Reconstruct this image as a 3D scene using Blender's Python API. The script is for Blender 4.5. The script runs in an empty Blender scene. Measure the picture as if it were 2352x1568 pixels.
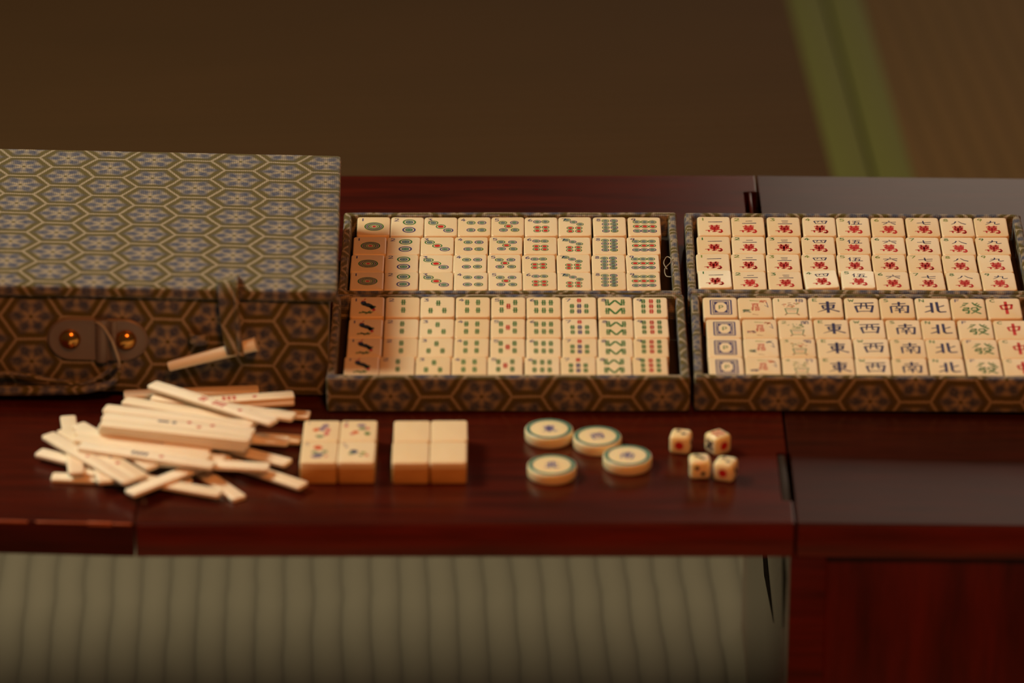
import bpy, bmesh, math, random
from mathutils import Vector, Matrix, noise
random.seed(7)
S = bpy.context.scene
COL = S.collection
MM = 0.001
R = math.radians

# ------------------------------------------------------------------ camera
FPX, DIST, PITCH = 11400.0, 3.0, R(24.5)
CX, CY, CZ = 0.0, -DIST * math.cos(PITCH), DIST * math.sin(PITCH)
cd = bpy.data.cameras.new('camera'); cam = bpy.data.objects.new('camera', cd); COL.objects.link(cam)
cam.location = (CX, CY, CZ); cam.rotation_euler = (math.pi / 2 - PITCH, 0, 0)
cd.sensor_width = 36; cd.lens = FPX / 2352 * 36; cd.clip_start = 0.05; cd.clip_end = 60
cd.dof.use_dof = True; cd.dof.focus_distance = 3.07; cd.dof.aperture_fstop = 4.7
S.camera = cam
S.view_settings.view_transform = 'Standard'; S.view_settings.look = 'None'
S.view_settings.exposure = 0.0; S.view_settings.gamma = 1.0; S.view_settings.use_curve_mapping = False

# ------------------------------------------------------------------ light
W = bpy.data.worlds.new('world'); S.world = W; W.use_nodes = True
W.node_tree.nodes['Background'].inputs[0].default_value = (1.0, 0.66, 0.36, 1)
W.node_tree.nodes['Background'].inputs[1].default_value = 0.062

def area(name, loc, target, sx, sy, power, color):
    l = bpy.data.lights.new(name, 'AREA'); l.shape = 'RECTANGLE'; l.size = sx; l.size_y = sy
    l.energy = power; l.color = color
    o = bpy.data.objects.new(name, l); COL.objects.link(o); o.location = loc
    o.rotation_euler = (Vector(target) - Vector(loc)).to_track_quat('-Z', 'Y').to_euler()
    return o
area('window_daylight', (-1.75, 0.52, 2.03), (0, 0, 0), 0.95, 0.7, 19, (0.95, 0.95, 0.70)).data.spread = R(100)
area('room_lamp_light', (0.35, -1.7, 2.0), (0, 0, 0), 0.45, 0.45, 27, (1.0, 0.28, 0.055))
area('far_window_daylight', (1.85, 3.95, 1.06), (1.2, 0, .6), 2.9, 1.15, 17, (1.0, 0.80, 0.62))

# ------------------------------------------------------------------ helpers
def P(px, py, z=0.0):
    """point of the photograph -> point of the place at height z (metres)"""
    a, b = px - 1176.0, 784.0 - py
    dy = FPX * math.cos(PITCH) + b * math.sin(PITCH); dz = -FPX * math.sin(PITCH) + b * math.cos(PITCH)
    t = (z - CZ) / dz
    return Vector((a * t, CY + dy * t, z))

def tag(o, label=None, cat=None, group=None, kind=None):
    if label: o['label'] = label
    if cat: o['category'] = cat
    if group: o['group'] = group
    if kind: o['kind'] = kind
    return o

def empty(name, loc=(0, 0, 0), rot=(0, 0, 0)):
    o = bpy.data.objects.new(name, None); COL.objects.link(o)
    o.location = loc; o.rotation_euler = rot; o.empty_display_size = 0.01
    return o

def link_mesh(name, me, parent=None, loc=(0, 0, 0), rot=(0, 0, 0)):
    o = bpy.data.objects.new(name, me); COL.objects.link(o)
    o.location = loc; o.rotation_euler = rot
    if parent: o.parent = parent
    return o

def finish(bm, name, mats, smooth=True, uv=None, angle=40):
    """bmesh in millimetres -> mesh in metres"""
    if uv:
        lay = bm.loops.layers.uv.new('UVMap')
        bm.normal_update()
        for f in bm.faces:
            n = f.normal; ax, ay, az = abs(n.x), abs(n.y), abs(n.z)
            for l in f.loops:
                c = l.vert.co
                if az >= ax and az >= ay: t = (c.x, c.y)
                elif ay >= ax: t = (c.x, c.z + uv[1])
                else: t = (c.y, c.z + uv[1])
                l[lay].uv = ((t[0] + uv[0]) * MM, (t[1] + uv[2]) * MM)
    bmesh.ops.scale(bm, vec=(MM, MM, MM), verts=bm.verts)
    me = bpy.data.meshes.new(name); bm.to_mesh(me); bm.free()
    for m in (mats if isinstance(mats, (list, tuple)) else [mats]): me.materials.append(m)
    if smooth:
        me.polygons.foreach_set('use_smooth', [True] * len(me.polygons))
        me.set_sharp_from_angle(angle=R(angle))
    return me

def box(bm, x0, x1, y0, y1, z0, z1, bev=0.0, seg=2, rough=0.0, cuts=0, mi=0):
    g = bmesh.ops.create_cube(bm, size=1.0)
    vs = g['verts']
    for v in vs:
        v.co = Vector((x0 + (v.co.x + .5) * (x1 - x0), y0 + (v.co.y + .5) * (y1 - y0), z0 + (v.co.z + .5) * (z1 - z0)))
    fs = {f for v in vs for f in v.link_faces}
    for f in fs: f.material_index = mi
    es = list({e for v in vs for e in v.link_edges})
    if bev > 0:
        r = bmesh.ops.bevel(bm, geom=es, offset=bev, segments=seg, profile=0.5, affect='EDGES')
        fs = set(r['faces']) | {f for f in fs if f.is_valid}
        vs = list({v for f in fs for v in f.verts})
    if cuts:
        dims = (x1 - x0, y1 - y0, z1 - z0)
        big = max(dims)
        longe = [e for e in {e for v in vs for e in v.link_edges} if e.calc_length() > big * .4]
        r = bmesh.ops.subdivide_edges(bm, edges=longe, cuts=cuts, use_grid_fill=True)
        vs = list({v for f in bm.faces for v in f.verts}) if rough else vs
    if rough:
        for v in vs:
            p = v.co * 0.05 + Vector((x0, y0, z0)) * .13
            v.co += noise.noise_vector(p) * rough
    return vs

def rrect(w, h, r, n=4):
    pts = []
    for cx, cy, a0 in ((w/2-r, h/2-r, 0), (-w/2+r, h/2-r, 90), (-w/2+r, -h/2+r, 180), (w/2-r, -h/2+r, 270)):
        for i in range(n + 1):
            a = R(a0 + 90 * i / n); pts.append((cx + r * math.cos(a), cy + r * math.sin(a)))
    return pts

def loft(bm, loops, cap0=True, cap1=True, mi=0, closed=True):
    rows = [[bm.verts.new(c) for c in L] for L in loops]
    n = len(rows[0])
    for a, b in zip(rows, rows[1:]):
        for i in range(n if closed else n - 1):
            j = (i + 1) % n
            f = bm.faces.new((a[i], a[j], b[j], b[i])); f.material_index = mi
    if cap0: bm.faces.new(rows[0][::-1]).material_index = mi
    if cap1: bm.faces.new(rows[-1]).material_index = mi
    return rows

def slab(bm, w, h, r, layers, n=4, mi=0):
    """rounded rectangle lofted through (z, inset) layers"""
    loft(bm, [[(x, y, z) for x, y in rrect(w - 2*i, h - 2*i, max(r - i * .6, .15), n)] for z, i in layers], mi=mi)

def catmull(pts, k=6):
    pts = [Vector(p) for p in pts]; out = []
    for i in range(len(pts) - 1):
        p0 = pts[max(i-1, 0)]; p1 = pts[i]; p2 = pts[i+1]; p3 = pts[min(i+2, len(pts)-1)]
        for s in range(k):
            t = s / k
            out.append(.5*((2*p1) + (p2-p0)*t + (2*p0-5*p1+4*p2-p3)*t*t + (3*p1-p0-3*p2+p3)*t**3))
    out.append(pts[-1]); return out

def tube(bm, pts, ra, rb=None, n=10, up=(0, 0, 1), mi=0, k=6):
    """elliptic tube: ra across, rb along the up side; ra may be a function of t"""
    c = catmull(pts, k) if k else [Vector(p) for p in pts]
    loops = []; up = Vector(up)
    for i, p in enumerate(c):
        d = (c[min(i+1, len(c)-1)] - c[max(i-1, 0)]).normalized()
        s = d.cross(up)
        s = s.normalized() if s.length > 1e-4 else Vector((1, 0, 0))
        u = s.cross(d).normalized()
        t = i / (len(c) - 1)
        a = ra(t) if callable(ra) else ra
        b = (rb(t) if callable(rb) else rb) if rb else a
        loops.append([p + s * (a * math.cos(2*math.pi*q/n)) + u * (b * math.sin(2*math.pi*q/n)) for q in range(n)])
    loft(bm, loops, mi=mi)

# ------------------------------------------------------------------ materials
def srgb(r, g, b):
    f = lambda c: (c/255/12.92 if c/255 <= .04045 else ((c/255+.055)/1.055)**2.4)
    return (f(r), f(g), f(b), 1)

class NT:
    def __init__(s, name):
        s.m = bpy.data.materials.new(name); s.m.use_nodes = True; s.t = s.m.node_tree
        s.b = s.t.nodes['Principled BSDF']
    def n(s, typ, **kw):
        x = s.t.nodes.new(typ)
        for k, v in kw.items(): setattr(x, k, v)
        return x
    def l(s, a, b): s.t.links.new(a, b)
    def math(s, op, a, b=None, c=None):
        x = s.n('ShaderNodeMath', operation=op)
        for i, v in enumerate((a, b, c)):
            if v is None: continue
            if isinstance(v, (int, float)): x.inputs[i].default_value = v
            else: s.l(v, x.inputs[i])
        return x.outputs[0]
    def mix(s, fac, a, b, blend='MIX'):
        x = s.n('ShaderNodeMix', data_type='RGBA', blend_type=blend)
        for i, v in ((0, fac), (6, a), (7, b)):
            if isinstance(v, (int, float, tuple)): x.inputs[i].default_value = v
            else: s.l(v, x.inputs[i])
        return x.outputs[2]
    def noise(s, scale, vec=None, detail=3.0, rough=.55):
        x = s.n('ShaderNodeTexNoise'); x.inputs['Scale'].default_value = scale
        x.inputs['Detail'].default_value = detail; x.inputs['Roughness'].default_value = rough
        if vec is not None: s.l(vec, x.inputs['Vector'])
        return x.outputs['Fac']
    def ramp(s, fac, stops):
        x = s.n('ShaderNodeValToRGB'); e = x.color_ramp.elements
        while len(e) < len(stops): e.new(.5)
        for q, (p, c) in zip(e, stops): q.position = p; q.color = c
        s.l(fac, x.inputs[0]); return x.outputs[0]
    def bump(s, h, strength, dist):
        x = s.n('ShaderNodeBump'); x.inputs['Strength'].default_value = strength; x.inputs['Distance'].default_value = dist
        s.l(h, x.inputs['Height']); s.l(x.outputs[0], s.b.inputs['Normal'])
    def set(s, **kw):
        for k, v in kw.items():
            i = s.b.inputs[k.replace('_', ' ')]
            if isinstance(v, (int, float, tuple)): i.default_value = v
            else: s.l(v, i)
        return s.m

def bone_material(name, c1, c2, rough=.38, sss=.12, rad=.002):
    t = NT(name); co = t.n('ShaderNodeTexCoord').outputs['Object']
    info = t.n('ShaderNodeObjectInfo').outputs['Random']
    mp = t.n('ShaderNodeMapping'); mp.inputs['Scale'].default_value = (1, .25, 1); t.l(co, mp.inputs[0])
    ad = t.n('ShaderNodeVectorMath', operation='ADD'); t.l(mp.outputs[0], ad.inputs[0])
    cb = t.n('ShaderNodeCombineXYZ'); t.l(info, cb.inputs[0]); t.l(info, cb.inputs[1]); t.l(cb.outputs[0], ad.inputs[1])
    n1 = t.noise(160, ad.outputs[0], 4)
    f = t.math('ADD', t.math('MULTIPLY', n1, .5), t.math('MULTIPLY', info, .55))
    col = t.mix(f, c1, c2)
    return t.set(Base_Color=col, Roughness=rough, IOR=1.5, Subsurface_Weight=sss, Subsurface_Radius=(1, .55, .25), Subsurface_Scale=rad)

M = {}
M['bone'] = bone_material('aged_bone', srgb(238, 221, 191), srgb(227, 199, 156))
M['pale_bone'] = bone_material('pale_bone', srgb(250, 240, 218), srgb(246, 233, 205), .3)
M['stick_bone'] = bone_material('stick_bone', srgb(250, 238, 222), srgb(242, 223, 194), .42)
M['ivory'] = bone_material('translucent_bone', srgb(246, 228, 192), srgb(238, 212, 166), .3, .75, .009)
t = NT('bamboo_backing'); co = t.n('ShaderNodeTexCoord').outputs['Object']
mp = t.n('ShaderNodeMapping'); mp.inputs['Scale'].default_value = (.12, 1, 1); t.l(co, mp.inputs[0])
M['bamboo'] = t.set(Base_Color=t.ramp(t.noise(420, mp.outputs[0], 4), [(.3, srgb(196, 140, 74)), (.7, srgb(222, 172, 104))]), Roughness=.42)
def ink(name, c, rough=.5):
    t = NT(name); n = t.noise(900, t.n('ShaderNodeTexCoord').outputs['Object'], 2)
    dark = tuple(x * .7 for x in c[:3]) + (1,)
    return t.set(Base_Color=t.mix(n, dark, c), Roughness=rough)
M['blue'] = ink('blue_ink', srgb(54, 52, 122)); M['green'] = ink('green_ink', srgb(46, 118, 50))
M['red'] = ink('red_ink', srgb(206, 30, 22)); M['olive'] = ink('olive_ink', srgb(128, 150, 48))
M['navy'] = ink('navy_ink', srgb(40, 40, 92)); M['teal'] = ink('teal_ink', srgb(56, 124, 112))
M['black'] = ink('black_ink', srgb(34, 30, 40)); M['orange'] = ink('orange_ink', srgb(222, 100, 52))
M['brown'] = ink('brown_ink', srgb(150, 84, 40)); M['mauve'] = ink('mauve_ink', srgb(150, 126, 150))
M['grey'] = ink('grey_green_ink', srgb(136, 152, 116)); M['pink'] = ink('pink_ink', srgb(216, 120, 118))
M['periwinkle'] = ink('pale_blue_ink', srgb(96, 96, 162)); M['steel'] = ink('steel_blue_ink', srgb(70, 100, 132))

def brocade(name, ground, dark, blue, pale):
    t = NT(name); uv = t.n('ShaderNodeTexCoord').outputs['UV']
    wob = t.n('ShaderNodeTexNoise'); wob.inputs['Scale'].default_value = 60; wob.inputs['Detail'].default_value = 1; t.l(uv, wob.inputs['Vector'])
    sx = t.n('ShaderNodeSeparateXYZ'); t.l(uv, sx.inputs[0])
    sw = t.n('ShaderNodeSeparateColor'); t.l(wob.outputs['Color'], sw.inputs[0])
    u = t.math('ADD', t.math('DIVIDE', sx.outputs[0], .0171 * 1.035), t.math('MULTIPLY', sw.outputs[0], .10))
    v = t.math('ADD', t.math('DIVIDE', sx.outputs[1], .0171 * .98), t.math('MULTIPLY', sw.outputs[1], .10))
    # flat-topped hexagons of side 1: lattice 3 x sqrt3 and its shifted copy
    q3 = math.sqrt(3)
    def cell(ou, ov):
        a = t.math('SUBTRACT', t.math('FLOORED_MODULO', t.math('ADD', u, ou), 3.0), 1.5)
        b = t.math('SUBTRACT', t.math('FLOORED_MODULO', t.math('ADD', v, ov), q3), q3 / 2)
        return a, b, t.math('ADD', t.math('MULTIPLY', a, a), t.math('MULTIPLY', b, b))
    a0, b0, d0 = cell(0, 0); a1, b1, d1 = cell(1.5, q3 / 2)
    sel = t.math('LESS_THAN', d0, d1)
    pick = lambda x, y: t.math('ADD', t.math('MULTIPLY', sel, x), t.math('MULTIPLY', t.math('SUBTRACT', 1.0, sel), y))
    a, b = pick(a0, a1), pick(b0, b1)
    aa, ab = t.math('ABSOLUTE', a), t.math('ABSOLUTE', b)
    hexd = t.math('MAXIMUM', ab, t.math('ADD', t.math('MULTIPLY', aa, q3 / 2), t.math('MULTIPLY', ab, .5)))
    hexd = t.math('DIVIDE', hexd, q3 / 2)
    rad = t.math('SQRT', t.math('ADD', t.math('MULTIPLY', a, a), t.math('MULTIPLY', b, b)))
    hexin = t.math('ADD', t.math('MULTIPLY', hexd, .7), t.math('MULTIPLY', rad, .3))
    ang = t.math('ARCTAN2', b, a)
    pet = t.math('COSINE', t.math('MULTIPLY', ang, 6.0))
    fine = t.noise(900, uv, 2)
    rim = t.math('MULTIPLY', t.math('SMOOTH_MIN', t.math('MULTIPLY', t.math('SUBTRACT', hexin, t.math('ADD', .565, t.math('MULTIPLY', fine, .12))), 9), t.math('MULTIPLY', t.math('SUBTRACT', t.math('ADD', .93, t.math('MULTIPLY', fine, .09)), hexd), 16), .2), 1.0)
    rim = t.math('MINIMUM', t.math('MAXIMUM', rim, 0), 1)
    ringr = t.math('ADD', t.math('ADD', .42, t.math('MULTIPLY', pet, .02)), t.math('MULTIPLY', t.math('SUBTRACT', fine, .5), .16))
    flower = t.math('SUBTRACT', 1.0, t.math('MULTIPLY', t.math('ABSOLUTE', t.math('SUBTRACT', rad, ringr)), 3.3))
    flower = t.math('MULTIPLY', t.math('MINIMUM', t.math('MAXIMUM', t.math('ADD', flower, t.math('MULTIPLY', pet, .38)), 0), 1), t.math('ADD', .5, t.math('MULTIPLY', t.noise(420, uv, 2), .8)))
    core = t.math('MINIMUM', t.math('MAXIMUM', t.math('MULTIPLY', t.math('SUBTRACT', .10, rad), 16.0), 0), 1)
    # woven threads
    wv = t.n('ShaderNodeTexWave', wave_type='BANDS', bands_direction='X'); wv.inputs['Scale'].default_value = 260; wv.inputs['Distortion'].default_value = .6; t.l(uv, wv.inputs[0])
    wh = t.n('ShaderNodeTexWave', wave_type='BANDS', bands_direction='Y'); wh.inputs['Scale'].default_value = 260; wh.inputs['Distortion'].default_value = .6; t.l(uv, wh.inputs[0])
    weave = t.math('MULTIPLY', t.math('ADD', wv.outputs['Fac'], wh.outputs['Fac']), .5)
    base = t.mix(t.noise(260, uv, 3), ground, pale)
    c = t.mix(rim, base, dark); c = t.mix(flower, c, blue); c = t.mix(core, c, dark)
    c = t.mix(t.math('MULTIPLY', t.math('SUBTRACT', 1.0, weave), .42), c, tuple(x * .45 for x in dark[:3]) + (1,))
    t.bump(t.math('ADD', weave, t.math('MULTIPLY', fine, .8)), .5, .0006)
    return t.set(Base_Color=c, Roughness=.92, Sheen_Weight=.15, Specular_IOR_Level=.15)
M['brocade'] = brocade('brocade_cloth', srgb(152, 144, 126), srgb(90, 80, 38), srgb(60, 72, 104), srgb(178, 160, 140))

def lacquer(name, c1, c2, rough, coat, grain=(1.4, 16, 16)):
    t = NT(name); co = t.n('ShaderNodeTexCoord').outputs['Object']
    mp = t.n('ShaderNodeMapping'); mp.inputs['Scale'].default_value = grain; t.l(co, mp.inputs[0])
    n = t.noise(9, mp.outputs[0], 6, .6)
    col = t.ramp(n, [(.32, c1), (.68, c2)])
    t.bump(t.noise(30, mp.outputs[0], 3), .05, .0006)
    return t.set(Base_Color=col, Roughness=rough, Specular_IOR_Level=.5, Coat_Weight=coat, Coat_Roughness=.3, Coat_IOR=1.45)
M['lacquer'] = lacquer('red_lacquered_wood', srgb(48, 11, 5), srgb(74, 18, 6), .27, .06)
M['lacquer_leg'] = lacquer('red_lacquered_leg', srgb(64, 16, 6), srgb(96, 24, 9), .2, .3)
M['lacquer_dark'] = lacquer('dark_lacquered_wood', srgb(36, 10, 5), srgb(54, 15, 6), .28, .08)
M['lacquer_panel'] = lacquer('red_lacquered_panel', srgb(56, 14, 6), srgb(92, 23, 9), .22, .3, (7, 7, .9))
M['lacquer_lit_front'] = lacquer('red_lacquer_lit_front', srgb(76, 20, 8), srgb(108, 28, 10), .26, .25)  # same lacquer made brighter, light on the leaf fronts put into its colour
t = NT('dark_tray_base'); M['tray_base'] = t.set(Base_Color=t.mix(t.noise(300), srgb(34, 24, 16), srgb(44, 32, 22)), Roughness=.95)
t = NT('near_black_fill'); M['near_black'] = t.set(Base_Color=t.mix(t.noise(200), (.004, .003, .003, 1), (.008, .006, .005, 1)), Roughness=.9)
t = NT('hinge_metal'); M['hinge'] = t.set(Base_Color=t.mix(t.noise(150), srgb(60, 52, 50), srgb(76, 68, 64)), Metallic=.6, Roughness=.4)
t = NT('worn_bronze'); M['bronze'] = t.set(Base_Color=t.mix(t.noise(240), srgb(116, 104, 98), srgb(140, 126, 118)), Metallic=.5, Roughness=.52)
t = NT('brass_stud'); M['brass'] = t.set(Base_Color=t.mix(t.noise(200), srgb(190, 130, 60), srgb(214, 156, 84)), Metallic=1.0, Roughness=.2)
t = NT('wire'); M['wire'] = t.set(Base_Color=t.mix(t.noise(200), srgb(170, 160, 144), srgb(200, 190, 172)), Metallic=.4, Roughness=.42)

def tatami(name, c1, c2, pitch, ang, depth):
    t = NT(name); co = t.n('ShaderNodeTexCoord').outputs['Object']
    mp = t.n('ShaderNodeMapping'); mp.inputs['Rotation'].default_value = (0, 0, R(ang)); t.l(co, mp.inputs[0])
    sx = t.n('ShaderNodeSeparateXYZ'); t.l(mp.outputs[0], sx.inputs[0])
    x = t.math('ADD', sx.outputs[0], t.math('MULTIPLY', t.noise(14, mp.outputs[0], 2), .006))
    w = t.math('ABSOLUTE', t.math('SINE', t.math('MULTIPLY', x, math.pi / pitch)))
    w = t.math('POWER', w, .45)
    mp2 = t.n('ShaderNodeMapping'); mp2.inputs['Scale'].default_value = (1, .3, 1); t.l(mp.outputs[0], mp2.inputs[0])
    c = t.mix(t.noise(16, mp2.outputs[0], 5), c1, c2)
    dk = tuple(v * .30 for v in c1[:3]) + (1,)
    c = t.mix(t.math('MULTIPLY', t.math('SUBTRACT', 1.0, w), depth), c, dk)
    t.bump(w, .6, .002)
    return t.set(Base_Color=c, Roughness=.8, Specular_IOR_Level=.2)
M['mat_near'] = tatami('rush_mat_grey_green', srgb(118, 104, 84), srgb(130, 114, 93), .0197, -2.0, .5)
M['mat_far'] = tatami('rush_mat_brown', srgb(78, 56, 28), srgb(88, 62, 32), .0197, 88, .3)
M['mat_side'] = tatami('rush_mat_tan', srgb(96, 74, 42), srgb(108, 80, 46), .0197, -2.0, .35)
t = NT('green_binding'); M['border'] = t.set(Base_Color=t.mix(t.noise(300, t.n('ShaderNodeTexCoord').outputs['Object']), srgb(90, 92, 30), srgb(102, 104, 36)), Roughness=.75)
t = NT('plaster'); M['wall'] = t.set(Base_Color=t.mix(t.noise(6, t.n('ShaderNodeTexCoord').outputs['Object']), srgb(66, 48, 32), srgb(78, 58, 40)), Roughness=.9)
t = NT('subfloor'); M['subfloor'] = t.set(Base_Color=t.mix(t.noise(6, t.n('ShaderNodeTexCoord').outputs['Object']), srgb(60, 46, 30), srgb(70, 52, 34)), Roughness=.9)

# ------------------------------------------------------------------ setting
FLOOR = -330.0
bm = bmesh.new(); box(bm, -2600, 3800, -2600, 4100, FLOOR - 90, FLOOR - 56)
tag(link_mesh('floor', finish(bm, 'floor', M['subfloor'], False)), 'dark wooden floor under the straw mats', 'floor', kind='structure')
bm = bmesh.new()
for a in ((-2600, 300, 4000, 4100, FLOOR - 56, 2600), (3300, 3800, 4000, 4100, FLOOR - 56, 2700), (300, 3300, 4000, 4100, FLOOR - 56, 440), (300, 3300, 4000, 4100, 1860, 2700)):
    box(bm, *a)
tag(link_mesh('wall_back', finish(bm, 'wall_back', M['wall'], False)), 'dark plaster wall behind the mats', 'wall', kind='structure')

def mat_thing(name, cx, cy, sx, sy, rz, m, label, borders):
    e = empty(name, (cx * MM, cy * MM, (FLOOR - 55) * MM), (0, 0, R(rz)))
    tag(e, label, 'straw mat', 'straw mats covering the floor')
    bm = bmesh.new(); box(bm, -sx/2, sx/2, -sy/2, sy/2, 0, 55, 2)
    link_mesh('woven_surface', finish(bm, 'woven_surface', m), e)
    for (x0, x1, y0, y1) in borders:
        bm = bmesh.new(); box(bm, x0, x1, y0, y1, 53, 55.8, .6)
        tag(link_mesh('cloth_border', finish(bm, 'cloth_border', M['border']), e), 'green cloth border')
    return e
# two green bindings meet along a line seen at the upper right of the photograph
ba, bb = P(2005, 400, FLOOR * MM), P(1895, 0, FLOOR * MM)
bang = math.degrees(math.atan2(-(bb.x - ba.x), (bb.y - ba.y)))
ctr = (ba + bb) / 2 * 1000
def along(dx, dy):
    a = R(bang); return ctr.x + dx * math.cos(a) - dy * math.sin(a), ctr.y + dx * math.sin(a) + dy * math.cos(a)
x, y = along(-910, 0)
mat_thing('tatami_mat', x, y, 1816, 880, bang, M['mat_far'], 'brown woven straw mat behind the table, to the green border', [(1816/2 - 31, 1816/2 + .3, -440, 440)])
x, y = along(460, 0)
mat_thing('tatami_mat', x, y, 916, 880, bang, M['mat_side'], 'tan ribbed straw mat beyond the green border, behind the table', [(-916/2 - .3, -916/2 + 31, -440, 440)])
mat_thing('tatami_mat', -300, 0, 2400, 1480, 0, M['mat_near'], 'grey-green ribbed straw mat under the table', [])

# ------------------------------------------------------------------ table
TOP, TH = 0.0, 21.0
XL, XR, YF, YB = -211.2, 158.9, -245.0, 261.0
LT = 1.6                              # the end leaf on the case side rises a little
table = empty('low_table', (0, 0, FLOOR * MM))
tag(table, 'dark red lacquered low table with hinged leaves and a boxed leg', 'table')
zo = -FLOOR
def extrude_outline(pts, z0, z1, bev=.7):
    bm = bmesh.new()
    a = [bm.verts.new((x, y, z0)) for x, y in pts]; b = [bm.verts.new((x, y, z1)) for x, y in pts]
    n = len(pts)
    for i in range(n): bm.faces.new((a[i], a[(i+1) % n], b[(i+1) % n], b[i]))
    bm.faces.new(a[::-1]); bm.faces.new(b)
    es = [e for e in bm.edges if abs(e.verts[0].co.z - z1) < 1e-6 and abs(e.verts[1].co.z - z1) < 1e-6]
    bmesh.ops.bevel(bm, geom=es, offset=bev, segments=2, profile=.5, affect='EDGES')
    return bm
out = [(XL + .4, YF), (XR - .7, YF), (XR - .7, -217), (151.6, -217), (151.6, -154), (XR - .7, -154), (XR - .7, 198), (149, 198), (149, 234), (XR - .7, 234), (XR - .7, YB), (XL + .4, YB)]
link_mesh('centre_leaf', finish(extrude_outline(out, zo - TH, zo), 'centre_leaf', M['lacquer'], False), table)
out = [(0, YF), (500, YF), (500, YB), (0, YB), (0, 234), (1.5, 234), (1.5, 198), (0, 198), (0, -154), (1.6, -154), (1.6, -217), (0, -217)]
link_mesh('end_leaf', finish(extrude_outline(out, -TH, 0), 'end_leaf', M['lacquer_dark'], False), table, (( XR + .5) * MM, 0, zo * MM), (0, R(.7), 0))
out = [(-460, YF + .3), (0, YF + .3), (0, YB), (-460, YB)]
link_mesh('end_leaf', finish(extrude_outline(out, -TH, 0, 1.2), 'end_leaf', M['lacquer'], False), table, ((XL - .1) * MM, 0, (zo - .1) * MM), (0, R(LT), 0))
bm = bmesh.new(); box(bm, 152.6, 157.2, -215.5, -155, zo - 12, zo - 1.2, .3)
tag(link_mesh('hinge_plate', finish(bm, 'hinge_plate', M['hinge']), table), 'dark metal plate in the slot')
bm = bmesh.new(); box(bm, 153.0, 154.6, 198, 234, zo - 12, zo - .3, .2); link_mesh('hinge_strip', finish(bm, 'hinge_strip', M['lacquer']), table)
for sl in ((149, 160, 197, 235), (151, 160.5, -218, -153)):
    bm = bmesh.new(); box(bm, *sl, zo - 16, zo - 13); tag(link_mesh('slot_lining', finish(bm, 'slot_lining', M['near_black'], False), table), 'black slot in the tabletop')
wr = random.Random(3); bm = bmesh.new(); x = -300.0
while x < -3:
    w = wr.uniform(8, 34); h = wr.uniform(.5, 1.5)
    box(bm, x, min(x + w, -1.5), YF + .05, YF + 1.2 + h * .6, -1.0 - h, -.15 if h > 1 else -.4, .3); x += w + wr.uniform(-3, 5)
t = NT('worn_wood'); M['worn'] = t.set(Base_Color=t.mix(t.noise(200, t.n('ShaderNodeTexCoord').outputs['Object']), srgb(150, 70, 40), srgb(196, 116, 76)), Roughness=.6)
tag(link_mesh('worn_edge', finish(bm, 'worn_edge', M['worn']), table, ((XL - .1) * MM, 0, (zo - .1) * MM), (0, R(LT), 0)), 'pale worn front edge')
# boxed leg: side panel, stiles, rail, sunk front panel
bm = bmesh.new(); box(bm, 156, 174, YF + 16, YB - 2, 0, zo - TH - .3, .5); link_mesh('side_panel', finish(bm, 'side_panel', M['lacquer_leg']), table)
bm = bmesh.new(); box(bm, 156, 176.6, YF - .5, YF + 16, 0, zo - TH - .3, .8); link_mesh('stile', finish(bm, 'stile', M['lacquer_leg']), table)
bm = bmesh.new(); box(bm, 600, 622, YF - .5, YF + 16, 0, zo - TH - 6.4, .8); link_mesh('stile', finish(bm, 'stile', M['lacquer_leg']), table)
bm = bmesh.new(); box(bm, 176.8, 600, YF + 3.2, YF + 12, 0, zo - TH - .4, .3)
for v in bm.verts:
    if v.co.z > 100: v.co.z -= (v.co.x - XR) * math.tan(R(.7))
link_mesh('front_panel', finish(bm, 'front_panel', M['lacquer_panel']), table)
bm = bmesh.new(); box(bm, 604, 620, YF + 16, YB - 2, 0, zo - TH - 6.4, .5); link_mesh('side_panel', finish(bm, 'side_panel', M['lacquer_leg']), table)
for yy in (YF + 4, YB - 30):
    bm = bmesh.new(); box(bm, -662, -634, yy, yy + 26, 0, zo - TH + 11.5, .8); link_mesh('leg', finish(bm, 'leg', M['lacquer_leg']), table)
bm = bmesh.new(); box(bm, XL + 1, XR - 1.2, YF - .5, YF + 1, zo - TH + .2, zo - .9, .3); link_mesh('lit_front_strip', finish(bm, 'lit_front_strip', M['lacquer_lit_front']), table)  # added strip whose brighter colour stands for light on the centre leaf's front
bm = bmesh.new(); box(bm, .6, 499, YF - .5, YF + 1, -TH + .2, -.9, .3); link_mesh('lit_front_strip', finish(bm, 'lit_front_strip', M['lacquer_lit_front']), table, ((XR + .5) * MM, 0, zo * MM), (0, R(.7), 0))  # same added strip, painted brighter, on the end leaf's front
# flat near-black wedges laid on the inner face of the boxed leg
for y0, y1, zt, yt, zb in ((-110, 125, -134, 0, -158), (-222, -176, -46, -202, -88)):
    bm = bmesh.new()
    loft(bm, [[(xx, y0, zo + zt), (xx, y1, zo + zt), (xx, yt + 2, zo + zb), (xx, yt - 2, zo + zb)] for xx in (155.6, 158)])
    bmesh.ops.recalc_face_normals(bm, faces=bm.faces)
    tag(link_mesh('black_wedge', finish(bm, 'black_wedge', M['near_black'], False), table), 'black tapered wedge on the leg side')

def leaf_h(xmm):
    return max(0.0, (XL - .6 - xmm) * math.tan(R(LT)))

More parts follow.
